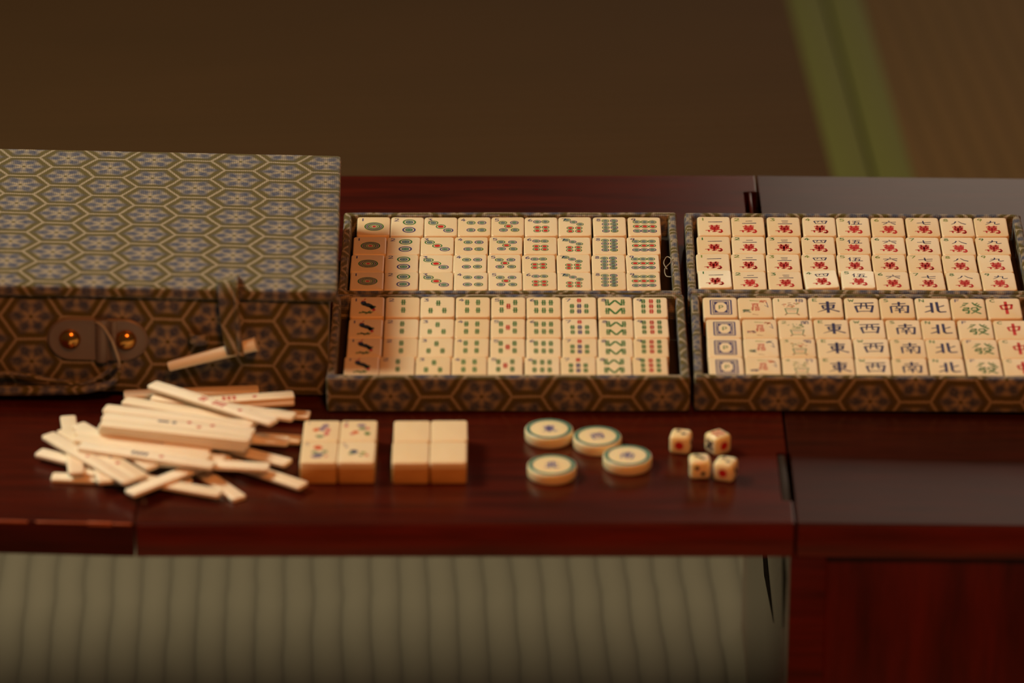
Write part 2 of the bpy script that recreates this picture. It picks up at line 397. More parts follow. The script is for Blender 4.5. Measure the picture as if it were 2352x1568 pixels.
# ------------------------------------------------------------------ trays
TRAY_H, WALL = 23.0, 5.0
def tray(x0, x1, y0, y1, yaw, label, seed):
    random.seed(seed)
    e = empty('tile_tray', (x0 * MM, y0 * MM, 0), (0, 0, R(yaw))); w, d = x1 - x0, y1 - y0
    tag(e, label, 'tray', 'brocade tile trays')
    def wall(n, *a):
        bm = bmesh.new(); box(bm, *a, 1.9, 3, .35, 14)
        return link_mesh(n, finish(bm, n, M['brocade'], uv=(seed * 7.3, seed * 3.1, seed * 5.7), angle=60), e)
    wall('front_wall', 0, w, 0, WALL, .3, TRAY_H)
    wall('back_wall', 0, w, d - WALL, d, .3, TRAY_H)
    wall('side_wall', .2, WALL + .2, 1, d - 1, .3, TRAY_H - .2)
    wall('side_wall', w - WALL - .2, w - .2, 1, d - 1, .3, TRAY_H - .2)
    bm = bmesh.new(); box(bm, WALL - 1, w - WALL + 1, WALL - 1, d - WALL + 1, .2, 8.3, .3)  # base in one even colour, darker than the walls
    tag(link_mesh('base', finish(bm, 'base', M['tray_base'], uv=(3, 5, 7)), e), 'dark base')
    return e
YAW = -.7
t_ul = tray(-105.8, 103.3, 20.6, 146.6, 0, 'brocade tray of circle tiles, behind the tray of bamboo tiles', 1)
t_ll = tray(-108.6, 104.2, -101, 19.6, 0, 'brocade tray of bamboo tiles, next to the front of the closed case', 2)
t_ur = tray(106.8, 318.2, 22.6, 146.0, YAW, 'brocade tray of red character tiles, behind the tray of wind tiles', 3)
t_lr = tray(106.6, 319.0, -100.0, 21.6, YAW, 'brocade tray of wind and dragon tiles, at the front corner', 4)
# loose thread on the side wall of the circle tray
bm = bmesh.new(); tube(bm, [(201, 38, 22), (199, 44, 23.5), (201, 50, 25), (203.5, 47, 25), (203, 43, 24.2), (199.5, 36, 23), (200, 28, 22), (203, 24, 23)], .28, n=6)
tag(link_mesh('loose_thread', finish(bm, 'loose_thread', M['wire']), t_ul), 'pale loose thread')

# ------------------------------------------------------------------ ink marks
G = {  # brush strokes on a 100 x 100 square, y down:  "x,y x,y ...:w0:w1"
'一': "4,52 50,50 96,46:9:12", '二': "28,24 72,20:8:9|4,78 96,74:9:12", '三': "28,14 72,11:8:8|32,48 70,45:8:8|4,86 96,82:9:12",
'四': "8,22 20,84:12:8|8,20 93,14 80,80:8:12|20,80 78,76:7:7|38,24 30,56:8:6|60,22 62,52 72,54:8:7",
'伍': "22,4 4,46:11:5|17,30 17,97:11:9|36,15 88,11:8:9|58,14 48,86:9:8|38,50 80,46 74,86:7:9|28,92 99,86:8:11",
'六': "46,4 55,20:11:10|4,40 96,33:8:10|38,52 10,92:11:5|62,52 92,88:7:13",
'七': "4,58 96,36:8:10|45,4 48,76 60,90 93,82:11:8", '八': "36,18 25,60 4,88:13:5|50,14 70,58 99,88:6:13",
'九': "14,42 70,33 66,76 78,90 99,76:8:10|42,4 40,46 6,97:12:5",
'萬': "20,20 82,14:8:9|36,4 39,28:9:7|66,2 62,28:9:7|30,34 34,58:11:9|30,34 74,30 70,56:9:11|34,46 70,43:8:8|34,57 70,54:8:8|52,30 50,92:10:8|0,72 50,66 88,62 92,84 84,96 72,88:5:13|18,66 20,92:10:6|38,88 66,78:8:8",
'東': "12,20 86,15:8:10|25,36 30,66:10:8|25,36 78,31 72,63:8:11|29,50 74,46:6:6|30,65 72,61:7:7|50,0 50,100:13:13|46,68 2,94:9:3|54,66 100,90:6:11",
'西': "6,14 94,8:7:10|40,14 34,62:8:6|60,12 62,58 74,58:8:7|12,38 20,94:12:8|12,38 90,33 80,92:8:12|20,84 80,80:7:7",
'南': "18,20 80,14:8:9|50,0 49,34:12:9|12,40 14,98:10:8|12,40 90,34 85,94 70,88:8:12|36,44 42,54:8:7|66,42 58,54:8:6|30,60 70,57:7:7|28,76 72,72:7:7|50,56 50,98:10:8",
'北': "36,6 36,94:13:12|8,42 33,36:8:7|2,90 34,72:7:10|60,0 62,78 70,88 98,84:13:10|92,30 64,46:9:6",
'發': "20,10 42,8 4,46:8:3|16,22 28,32:8:7|60,2 70,22 99,46:7:11|84,6 72,20:7:6|92,18 80,28:6:6|18,50 42,48 40,60 18,62 16,74 42,72 38,97 26,92:8:9|58,48 52,64:8:6|58,48 78,46 80,60 92,58:8:8|54,70 84,67 50,99:8:6|60,76 94,99:7:11",
'中': "20,32 28,64:12:9|20,32 84,25 76,60:10:12|27,62 76,57:9:9|50,0 52,100:14:15",
'百': "6,10 94,7:10:11|48,10 36,30:9:8|22,32 24,97:11:10|22,32 82,29 80,96:9:11|24,62 78,59:8:8|24,93 78,91:8:8",
'搭': "4,26 36,22:9:9|22,2 22,92 10,84:10:9|4,62 38,50:9:7|44,18 98,14:9:9|58,4 58,30:8:8|82,4 82,28:8:8|70,28 42,54:8:6|70,32 99,54:7:9|58,60 84,59:8:8|52,70 54,98:9:8|52,70 90,67 86,96:8:9|54,94 86,92:8:8",
'梅': "4,30 40,27:9:9|22,2 22,98:10:9|22,36 4,66:8:5|22,38 38,58:6:8|56,4 46,26:8:6|50,18 94,15:9:9|54,34 48,82:9:8|54,34 90,31 84,94:8:9|42,60 98,56:8:9|52,82 86,78:8:8",
'竹': "22,4 8,42:11:6|14,28 46,25:9:9|30,28 30,97:10:9|66,4 54,42:11:6|60,28 96,25:9:9|80,28 80,94 68,88:10:9",
'蘭': "6,15 94,11:9:9|32,2 34,26:9:8|66,2 64,25:9:8|14,34 14,98:10:9|14,34 88,31 86,98:9:10|30,52 70,49:8:8|50,38 50,94:9:8|30,72 70,69:8:8|48,72 30,92:8:6|52,72 70,92:7:8",
'菊': "6,15 94,11:9:9|32,2 34,26:9:8|66,2 64,25:9:8|28,32 8,64:10:6|20,46 90,41 84,97 70,90:9:10|30,66 74,63:8:8|52,50 52,94:9:8|50,68 32,88:8:6|54,68 72,86:7:8",
'0': "50,2 12,30 12,70 50,98 88,70 88,30 50,2:16:16",
'1': "50,0 50,100:18:18", '2': "8,28 28,4 70,4 90,26 66,54 6,96 99,94:15:15", '3': "8,6 88,6 42,40 88,62 74,94 6,92:15:15",
'4': "60,0 4,66 99,64:14:14|66,26 56,100:14:14", '5': "92,4 24,4 16,44 62,40 90,66 64,96 6,92:14:14", '6': "78,2 28,36 10,70 34,97 76,92 88,68 50,52 14,68:14:14",
'7': "4,6 96,6 38,100:14:14", '8': "50,48 14,24 50,2 86,24 50,48 6,76 50,99 94,76 50,48:13:13", '9': "86,36 50,56 12,36 38,3 82,8 88,40 58,100:14:14",
'E': "14,0 14,100:15:15|14,4 94,4:14:14|14,50 78,50:14:14|14,96 94,96:14:14", 'W': "0,4 26,96 50,34 76,96 100,4:14:14",
'S': "90,14 50,2 10,24 50,48 90,74 50,98 8,86:14:14", 'N': "12,100 12,0 88,100 88,0:15:15",
'F': "14,0 14,100:15:15|14,4 94,4:14:14|14,48 78,48:14:14", 'C': "90,16 50,2 10,30 10,70 50,98 92,84:15:15", 'P': "20,100 20,4 70,4 90,28 70,54 20,56:15:15"}

TW, THH, TT = 20.6, 27.3, 13.6
class Marks:
    """flat painted marks on a face: list of (material, layer, polygon in mm)"""
    def __init__(s): s.p = []; s.k = 0
    def poly(s, m, pts): s.p.append((m, s.k, pts))
    def disc(s, m, x, y, r, ry=None, n=14):
        ry = ry or r
        s.poly(m, [(x + r*math.cos(2*math.pi*i/n), y + ry*math.sin(2*math.pi*i/n)) for i in range(n)])
    def ring(s, m, x, y, r1, r0, n=18):
        for i in range(n):
            a, b = 2*math.pi*i/n, 2*math.pi*(i+1)/n
            s.poly(m, [(x+r0*math.cos(a), y+r0*math.sin(a)), (x+r1*math.cos(a), y+r1*math.sin(a)), (x+r1*math.cos(b), y+r1*math.sin(b)), (x+r0*math.cos(b), y+r0*math.sin(b))])
    def line(s, m, pts, w0, w1=None):
        w1 = w1 or w0; n = len(pts) - 1
        for i in range(n):
            (x0, y0), (x1, y1) = pts[i], pts[i+1]; L = math.hypot(x1-x0, y1-y0) or 1e-6
            nx, ny = -(y1-y0)/L, (x1-x0)/L
            a = (w0 + (w1-w0)*i/n)/2; b = (w0 + (w1-w0)*(i+1)/n)/2
            s.poly(m, [(x0-nx*a, y0-ny*a), (x1-nx*b, y1-ny*b), (x1+nx*b, y1+ny*b), (x0+nx*a, y0+ny*a)])
            if 0 < i: s.disc(m, x0, y0, a, n=8)
    def glyph(s, m, g, cx, cy, w, h, wt=1.0):
        sc = (w + h) / 2 / 100 * wt
        for st in G[g].split('|'):
            p, w0, w1 = st.split(':')
            pts = [(cx + (float(q.split(',')[0])/100 - .5)*w, cy + (.5 - float(q.split(',')[1])/100)*h) for q in p.split()]
            s.line(m, pts, float(w0)*sc, float(w1)*sc)
    def blob(s, m, x, y, rx, ry, rnd, n=11):
        s.poly(m, [(x + rx*rnd.uniform(.7, 1.15)*math.cos(2*math.pi*i/n), y + ry*rnd.uniform(.7, 1.15)*math.sin(2*math.pi*i/n)) for i in range(n)])
    def up(s): s.k += 1
    def add(s, bm, z, idx, M3=None):
        for m, k, pts in s.p:
            vs = [Vector((x, y, z + .03 + .012*k)) for x, y in pts]
            if M3: vs = [M3 @ v for v in vs]
            f = bm.faces.new([bm.verts.new(v) for v in vs]); f.material_index = idx[m]
            f.normal_update()
            if (M3 @ Vector((0, 0, 1)) - M3 @ Vector((0, 0, 0)) if M3 else Vector((0, 0, 1))).dot(f.normal) < 0: f.normal_flip()
def U(u, v): return (u - .5) * TW, (.5 - v) * THH

def coin(k, u, v, r, col):
    x, y = U(u, v)
    o, i, c = {'g': ('green', 'steel', 'green'), 'b': ('blue', 'teal', 'green'), 'r': ('green', 'red', 'red'), 't': ('steel', 'green', 'blue')}[col]
    k.ring(o, x, y, r, r*.76)
    if col == 'r': k.disc('red', x, y, r*.60, n=10)
    else: k.disc(i, x, y, r*.60, n=12); k.up(); k.ring('grey', x, y, r*.40, r*.22, 10)
def cane(k, u, v, m='green', h=7.0, w=3.1):
    x, y = U(u, v)
    for dx in (-.62, .62): k.line(m, [(x+dx, y-h/2), (x+dx, y+h/2)], .85)
    for dy, ww in ((h/2-.25, .75), (.55, 1.0), (-.55, 1.0), (-h/2+.25, .75)): k.line(m, [(x-w/2*ww, y+dy), (x+w/2*ww, y+dy)], .55)

def marks(kind, n, row=0):
    k = Marks(); rnd = random.Random(n * 31 + row * 7 + len(kind))
    if kind == 'circle':
        x, y = U(.17, .16); k.glyph('blue', str(n), x, y, 2.9, 3.9, 1.25)
        if n == 1:
            x, y = U(.52, .52)
            for m, a, b in (('green', 6.1, 5.2), ('blue', 4.9, 4.2), ('green', 3.9, 3.0), ('grey', 2.7, 1.7)): k.ring(m, x, y, a, b, 24)
            k.disc('red', x, y, 1.2, n=10)
        L = {1: [], 2: [(.56, .28, 4.2, 'g'), (.56, .69, 4.2, 'b')], 3: [(.27, .31, 3.2, 'g'), (.50, .51, 3.2, 'r'), (.73, .71, 3.2, 'b')],
             4: [(.40, .31, 2.8, 'g'), (.73, .31, 2.8, 'b'), (.40, .70, 2.8, 'b'), (.73, .70, 2.8, 'g')],
             5: [(.35, .31, 2.7, 'g'), (.70, .31, 2.7, 'b'), (.52, .50, 2.7, 'r'), (.37, .70, 2.7, 'b'), (.72, .70, 2.7, 'g')],
             6: [(.38, .25, 2.5, 'b'), (.63, .25, 2.5, 'g')] + [(a, b, 2.4, 'r') for a in (.38, .63) for b in (.55, .73)],
             7: [(.27, .17, 2.3, 'g'), (.46, .28, 2.3, 'b'), (.66, .40, 2.3, 'g')] + [(a, b, 2.3, 'r') for a in (.36, .62) for b in (.60, .77)],
             8: [(a, b, 2.4, 'gb'[(i+j) % 2]) for i, a in enumerate((.38, .64)) for j, b in enumerate((.21, .39, .57, .75))],
             9: [(a, b, 2.5, c) for b, c in ((.27, 'g'), (.51, 'r'), (.75, 'b')) for a in (.27, .51, .75)]}[n]
        for a in L: coin(k, *a)
    elif kind == 'bamboo':
        x, y = U(.17, .16); k.glyph('blue', str(n), x, y, 3.2, 3.8, 1.25)
        if n == 1:
            x, y = U(.55, .45)
            [k.line(('green', 'olive')[i % 2], [U(.26 + rnd.uniform(0, .2), .78 + rnd.uniform(-.05, .08)), U(.46 + rnd.uniform(0, .26), .80 + rnd.uniform(-.06, .06))], .9, .5) for i in range(9)]; k.line('green', [U(.36, .72), U(.5, .84)], .9, .5); k.line('green', [U(.60, .70), U(.5, .80)], .9, .5)
            k.up()
            for i in range(14): k.line(('green', 'navy', 'black')[i % 3], [U(.34 + rnd.uniform(-.02, .06), .30 + rnd.uniform(-.05, .12)), U(.52, .40 + rnd.uniform(-.06, .10)), U(.70 + rnd.uniform(-.08, .06), .60 + rnd.uniform(-.12, .06))], 1.5, .9)
            k.up(); k.blob('navy', *U(.38, .30), 1.9, 2.2, rnd); k.blob('black', *U(.52, .42), 2.6, 2.4, rnd); k.up(); k.blob('red', *U(.70, .66), 1.1, 1.5, rnd); k.line('red', [U(.40, .18), U(.44, .10)], .7); k.blob('red', *U(.36, .22), .7, .7, rnd)
        if n == 8:
            for v0, v1, va, vb in ((.13, .43, .43, .17), (.55, .86, .57, .86)):
                for u in (.27, .73): cane(k, u, (v0+v1)/2, 'green', 8.0, 3.0)
                for uu in (.31, .69): k.line('green', [U(uu, va), U(.5, vb)], 1.5)
        L = {1: [], 8: [], 2: [(.52, .27), (.52, .66)], 3: [(.52, .32), (.30, .69), (.70, .69)], 4: [(a, b) for a in (.33, .65) for b in (.28, .67)],
             5: [(a, b) for a in (.30, .70) for b in (.28, .66)] + [(.5, .47, 'red')], 6: [(a, b) for a in (.28, .50, .71) for b in (.29, .68)],
             7: [(.5, .18, 'red', 5.0)] + [(a, b, 'blue' if a == .5 else 'green', 5.6) for a in (.29, .5, .71) for b in (.46, .72)],
             9: [(a, b, 'red' if a == .52 else 'green', 5.6) for a in (.29, .52, .74) for b in (.21, .46, .71)]}[n]
        for a in L: cane(k, *a)
    elif kind == 'character':
        x, y = U(.17, .15); k.glyph('olive' if row % 2 == 0 else 'green', str(n), x, y, 3.2, 3.8, 1.3)
        x, y = U(.54, .29); k.glyph('navy', '一二三四伍六七八九'[n-1], x, y, 9.6, 6.0, 1.05)
        x, y = U(.50, .65); k.glyph('red', '萬', x, y, 11.2, 11.6, 1.3)
    elif kind == 'wind':
        L, ch, cl, cc = {4: ('E', '東', 'green', 'navy'), 5: ('W', '西', 'green', 'navy'), 6: ('S', '南', 'green', 'navy'), 7: ('N', '北', 'green', 'navy'), 8: ('F', '發', 'blue', 'green'), 9: ('C', '中', 'green', 'red')}[n]
        x, y = U(.19, .14); k.glyph(cl, L, x, y, 3.2, 3.8, 1.25)
        x, y = U(.56, .49); k.glyph(cc, ch, x, y, 13.6 if n != 9 else 11.0, 15.5 if n != 9 else 17.0, .95)
    elif kind == 'frame':
        def rect(m, u0, v0, u1, v1, w):
            a, b, c, d = U(u0, v0), U(u1, v0), U(u1, v1), U(u0, v1)
            for p, q in ((a, b), (b, c), (c, d), (d, a)): k.line(m, [p, q], w)
        rect('blue', .22, .15, .82, .86, .9); rect('blue', .29, .20, .75, .81, .6)
        cx, cy = U(.52, .505); hw, hh = .20*TW, .275*THH
        octo = [(.45, 1), (1, .45), (1, -.45), (.45, -1), (-.45, -1), (-1, -.45), (-1, .45), (-.45, 1)]
        o = [(cx + a*hw*.94, cy + b*hh*.94) for a, b in octo]; q = [(cx + a*hw, cy + b*hh) for a, b in ((1, 1), (1, -1), (-1, -1), (-1, 1))]
        for c, i, j in ((q[0], 0, 1), (q[1], 2, 3), (q[2], 4, 5), (q[3], 6, 7)): k.poly('blue', [c, o[i], o[j]])
        k.line('blue', o + [o[0]], .7)
        k.glyph('green', 'P', cx, cy, 3.2, 5.0)
    elif kind == 'joker':
        x, y = U(.50, .39); k.glyph('red', '百', x, y, 5.0, 4.8, 1.1); x, y = U(.50, .57); k.glyph('red', '搭', x, y, 5.6, 5.2, 1.1)
        k.line('olive', [U(.35, .16), U(.62, .19)], .8, .4)
        c1, c2 = (('orange', 'green'), ('orange', 'pink'), ('steel', 'grey'), ('orange', 'mauve'))[row]
        px, py = U(.74, .22)
        for i in range(9): k.line(c1, [(px + rnd.uniform(-2.2, 2.2), py + rnd.uniform(-2, 2)), (px + rnd.uniform(-2.2, 2.2), py + rnd.uniform(-2, 2))], .5)
        k.line('blue', [U(.84, .25), U(.88, .5), U(.78, .4)], .4)
        px, py = U(.25, .68)
        for i in range(12): k.line((c2, 'steel', c2)[i % 3], [(px + rnd.uniform(-2.6, 2.6), py + rnd.uniform(-2.2, 2.2)), (px + rnd.uniform(-2.6, 2.6), py + rnd.uniform(-1.8, 1.8))], .55)
        k.line('brown', [U(.40, .84), U(.58, .88)], .6, .4)
    elif kind == 'season':
        x, y = U(.17, .15); k.glyph('green', str(n), x, y, 2.8, 3.4)
        x, y = U(.77, .16); k.glyph('blue', '梅蘭菊竹'[n-1], x, y, 5.4, 5.0, 1.05)
        k.line('grey', [U(.34, .55), U(.39, .80), U(.68, .80), U(.73, .55), U(.34, .55)], .8); k.line('steel', [U(.36, .62), U(.71, .62)], .4)
        k.line('brown', [U(.38, .82), U(.33, .88)], .9); k.line('brown', [U(.69, .82), U(.75, .88)], .9)
        for i in range(4): k.disc('red', *U(.45 + i*.055, .70), .35, n=6)
        px, py = U(.52, .36)
        for i in range(26):
            m = (('orange', 'orange', 'olive', 'brown'), ('green', 'grey', 'green', 'olive'), ('olive', 'orange', 'green', 'red'), ('green', 'olive', 'grey', 'brown'))[n-1][i % 4]
            ax, ay = px + rnd.uniform(-4.6, 4.6), py + rnd.uniform(-3.2, 3.0)
            k.line(m, [(ax, ay), (ax + rnd.uniform(-2, 2), ay + rnd.uniform(-1, 1.2))], .6)
    elif kind == 'flower':
        x, y = U(.14, .12); k.glyph('mauve', str(n), x, y, 2.6, 3.2)
        B = {1: [('mauve', .60, .26, 2.2, 3.0), ('mauve', .50, .42, 2.0, 3.0), ('orange', .34, .46, 2.0, 2.3), ('pink', .68, .46, 1.8, 2.6), ('pink', .64, .64, 1.6, 3.0), ('grey', .46, .78, 2.6, 2.0), ('orange', .40, .40, 1.0, 1.2)],
             2: [('pink', .14, .28, 1.3, 2.0), ('mauve', .58, .24, 3.0, 1.8), ('grey', .62, .40, 2.6, 2.2), ('orange', .42, .58, 2.0, 2.3), ('pink', .32, .66, 1.4, 1.4), ('green', .76, .64, 2.0, 2.1), ('pink', .74, .38, 1.6, 1.6)],
             3: [('orange', .46, .28, 2.9, 2.8), ('red', .46, .34, 1.6, 1.4), ('grey', .36, .50, 2.2, 2.0), ('steel', .50, .62, 3.4, 2.2), ('mauve', .44, .72, 3.6, 2.0), ('grey', .66, .48, 1.6, 1.8), ('pink', .70, .70, 1.0, 1.4)],
             4: [('steel', .42, .50, 2.5, 3.2), ('navy', .42, .46, 1.4, 1.8), ('grey', .34, .58, 1.6, 2.0), ('olive', .68, .54, 1.8, 1.6), ('orange', .78, .66, 1.4, 1.4), ('grey', .62, .66, 1.4, 1.4), ('mauve', .20, .26, 1.0, 1.4)]}[n]
        for m, u, v, rx, ry in B: k.blob(m, *U(u, v), rx, ry, rnd); k.up()
    return k

def face_mesh(name, k, m='bone', sx=1.0, sy=1.0):
    bm = bmesh.new()
    slab(bm, TW*sx, THH*sy, 1.9, [(9.8, 0), (TT - 1.0, 0), (TT - .45, .15), (TT - .12, .45), (TT, .95)])
    mats = [M[m]]; idx = {}
    for mm, _, _ in k.p:
        if mm not in idx: idx[mm] = len(mats); mats.append(M[mm])
    k.add(bm, TT, idx)
    return finish(bm, name, mats, angle=50)
def back_mesh(sx=1.0, sy=1.0):
    bm = bmesh.new(); slab(bm, TW*sx, THH*sy, 1.9, [(0, .8), (.25, .25), (.8, 0), (9.8, 0)])
    return finish(bm, 'bamboo_back', M['bamboo'], angle=50)
BACK = back_mesh()
BIG_BACK = back_mesh(1.022, 1.022)

def tile(face, back, loc, rot, label, group):
    e = empty('mahjong_tile', loc, rot); tag(e, label, 'mahjong tile', group)
    link_mesh('bone_face', face, e); link_mesh('bamboo_back', back, e)
    return e

# ------------------------------------------------------------------ tiles in the trays (left edges measured along each row)
ZT = 22.0
ROWS = ('back', 'second', 'third', 'front')
UL = [[821,897,975,1051,1129,1204,1282,1358,1441,1516],[812,889,967,1044,1122,1201,1280,1357,1439,1516],[807,883,964,1041,1119,1198,1277,1357,1437,1514],[805,883,963,1042,1121,1200,1279,1358,1438,1516]]
LL = [[805,885,966,1046,1127,1208,1289,1371,1453,1532.6],[801,881.5,964,1044,1125.5,1208,1289,1373,1455,1535.5],[797,880,961,1042,1124.5,1207,1289,1372,1454,1534.5],[791,873,953,1038,1119,1203,1287,1369,1451,1533.5]]
UR = [[1599,1677,1755.6,1839,1918,1996,2076,2155,2234,2309.6],[1598,1677,1757,1837,1917,1997,2077,2156,2236,2316.6],[1596,1676.5,1756,1837,1918,1998.7,2080,2160,2240,2322],[1602.5,1679,1760,1841.5,1928,2006.6,2085,2168.6,2251,2329]]
LR = [[1611.6,1693,1772,1852.6,1935,2016.5,2097,2179,2259,2343],[1620,1701.5,1785,1866,1948,2031,2112,2194,2279,2358],[1621,1704,1788.5,1872.7,1956,2041,2122.7,2205,2290,2372],[1625,1708,1793,1878,1961,2044,2129,2213.5,2299,2382]]
NUM = ('one', 'two', 'three', 'four', 'five', 'six', 'seven', 'eight', 'nine')
NUMCH = ('single-stroke', 'two-stroke', 'three-stroke', 'boxed', 'five', 'six', 'seven', 'eight', 'nine')
HON = {4: 'E beside a blue sign', 5: 'W beside a blue sign', 6: 'S beside a blue sign', 7: 'N beside a blue sign', 8: 'F beside a green sign', 9: 'C beside a red sign'}
SEAS = {1: 'orange flowers in a pot, marked 1', 2: 'green leaves in a pot, marked 2', 3: 'orange and green flowers over a bowl, marked 3', 4: 'green sprigs in a vase, marked 4'}
JOK = {0: 'with an orange figure and a green blob', 1: 'with orange and pink scribbles', 2: 'with a grey-blue figure', 3: 'with an orange and a mauve blob'}

def fill(T, ys, slope, kindof, labelof, group, tray_word, rnd):
    cache = {}
    for r, (row, py) in enumerate(zip(T, ys)):
        xs = [P(x, py, ZT * MM).x * 1000 for x in row]
        yb = P(1176, py, ZT * MM).y * 1000
        cs = []
        for i in range(9):
            c = (xs[i] + xs[i+1]) / 2
            if cs: c = max(c, cs[-1] + TW + .12)
            cs.append(c)
        for i, c in enumerate(cs):
            kind, n = kindof(r, i)
            pale = T is UR and r == 3 and i in (0, 3, 4)
            key = (kind, n, r if kind in ('joker', 'character') else 0, pale)
            if key not in cache: cache[key] = face_mesh('bone_face', marks(kind, n, r), 'pale_bone' if pale else 'bone', .985 if pale else 1)
            dy = slope * (c - xs[0]) + rnd.uniform(-.12, .12)
            rx = R(2.2) if r == 0 else R(rnd.uniform(-.3, .3)); ry = R(rnd.uniform(-.5, .5)); rz = R(rnd.uniform(-.35, .35)) + math.atan(slope)
            z = 8.5 + rnd.uniform(0, .25) + (.75 if r == 0 else 0)
            if pale: rx, ry, rz, z = R(-1.2), R((-.8, 0, 0, -1.6, .6)[i]), R((-.3, 0, 0, 1.5, -1.3)[i]), z + .9
            tile(cache[key], BACK, (c * MM, (yb - THH/2 + dy) * MM, z * MM), (rx, ry, rz), labelof(r, i, pale), group)
rn = random.Random(5)
fill(UL, (502.5, 544.5, 585, 625), 0, lambda r, i: ('circle', i + 1),
     lambda r, i, p: 'cream tile with %s ringed circle%s, %s row of the circle tray' % (NUM[i], '' if i == 0 else 's', ROWS[r]), 'circle tiles in their tray', 'circle', rn)
fill(LL, (686, 732.5, 776.5, 819.2), 0, lambda r, i: ('bamboo', i + 1),
     lambda r, i, p: ('cream tile with a dark bird, %s row of the bamboo tray' % ROWS[r]) if i == 0 else 'cream tile with %s bamboo canes, %s row of the bamboo tray' % (NUM[i], ROWS[r]), 'bamboo tiles in their tray', 'bamboo', rn)
fill(UR, (501.5, 543, 583, 623), -.0085, lambda r, i: ('character', i + 1),
     lambda r, i, p: '%s tile marked %d above a red sign, %s row of the character tray' % ('pale' if p else 'cream', i + 1, ROWS[r]), 'red character tiles in their tray', 'character', rn)
def lrk(r, i): return ('frame', 0) if i == 0 else ('joker', r) if i == 1 else ('season', r + 1) if i == 2 else ('wind', i + 1)
def lrl(r, i, p):
    if i == 0: return 'cream tile with blue frame around a P, %s row of the wind tray' % ROWS[r]
    if i == 1: return 'cream tile with two red signs %s, wind tray' % JOK[r]
    if i == 2: return 'cream tile painted with %s, wind tray' % SEAS[r + 1]
    return 'cream tile lettered %s, %s row of the wind tray' % (HON[i + 1], ROWS[r])
fill(LR, (686, 733, 776.5, 820.5), -.0105, lrk, lrl, 'wind, dragon and picture tiles in their tray', 'wind', rn)

# loose tiles on the table: four flower tiles, four blanks
FLAB = {1: 'with a red and mauve flower bunch, at the back', 2: 'with orange and green flowers, at the back', 3: 'with red flower over blue bowl, at the front', 4: 'with one blue flower, at the front'}
for i, (n, cx, cy) in enumerate(((1, -109.6, -153.6), (2, -88.2, -153.4), (3, -109.9, -181.7), (4, -88.5, -181.5))):
    tile(face_mesh('bone_face', marks('flower', n), 'bone', 1.022, 1.022), BIG_BACK, (cx * MM, cy * MM, 0), (0, 0, R(-.7)), 'loose tile %s of the flower block' % FLAB[n], 'loose flower tiles on the table')
blank = face_mesh('bone_face', Marks(), 'bone', 1.022, 1.022)
for lab, cx, cy, rz in (('beside the flower tiles, at the back', -57.5, -153.7, .5), ('beside the coins, at the back', -36.1, -153.3, .6), ('beside the flower tiles, at the front', -57.8, -182.0, .2), ('beside the coins, at the front', -36.3, -181.7, 0)):
    tile(blank, BIG_BACK, (cx * MM, cy * MM, 0), (0, 0, R(rz)), 'loose blank cream tile %s' % lab.replace('coins', 'round discs'), 'loose blank tiles on the table')

# ------------------------------------------------------------------ wind discs
def disc_mesh(ch, rot):
    bm = bmesh.new(); n = 40
    prof = [(0, 12.6), (.4, 13.6), (1.2, 14.1), (5.4, 14.1), (6.4, 13.95), (6.8, 13.6), (6.9, 13.2)]
    loft(bm, [[(r*math.cos(2*math.pi*i/n), r*math.sin(2*math.pi*i/n), z) for i in range(n)] for z, r in prof])
    k = Marks(); k.ring('teal', 0, 0, 13.2, 11.1, 40)
    g = Marks(); g.glyph('periwinkle', ch, 0, 0, 8.6, 8.6, 1.25); c, s = math.cos(R(rot)), math.sin(R(rot))
    g.p = [(m, l, [(x*c - y*s, x*s + y*c) for x, y in p]) for m, l, p in g.p]; k.p += g.p
    k.add(bm, 6.9, {'teal': 1, 'periwinkle': 2})
    return finish(bm, 'wind_disc', [M['ivory'], M['teal'], M['periwinkle']], angle=35)
for ch, px, py, rot, lab in (('東', 1261, 984, 5, 'round bone disc with a teal rim, farthest back of the four'), ('西', 1372, 1001, 15, 'round teal-rimmed disc touching the farthest one, second from the back'),
                             ('南', 1441, 1045, -8, 'round teal-rimmed disc nearest to the dice'), ('北', 1267.6, 1067, 0, 'round teal-rimmed disc lying apart, in front of the other discs')):
    p = P(px, py, .0069)
    tag(link_mesh('wind_disc', disc_mesh(ch, rot), None, (p.x, p.y, 0), (0, 0, 0)), lab, 'disc', 'round wind discs on the table')

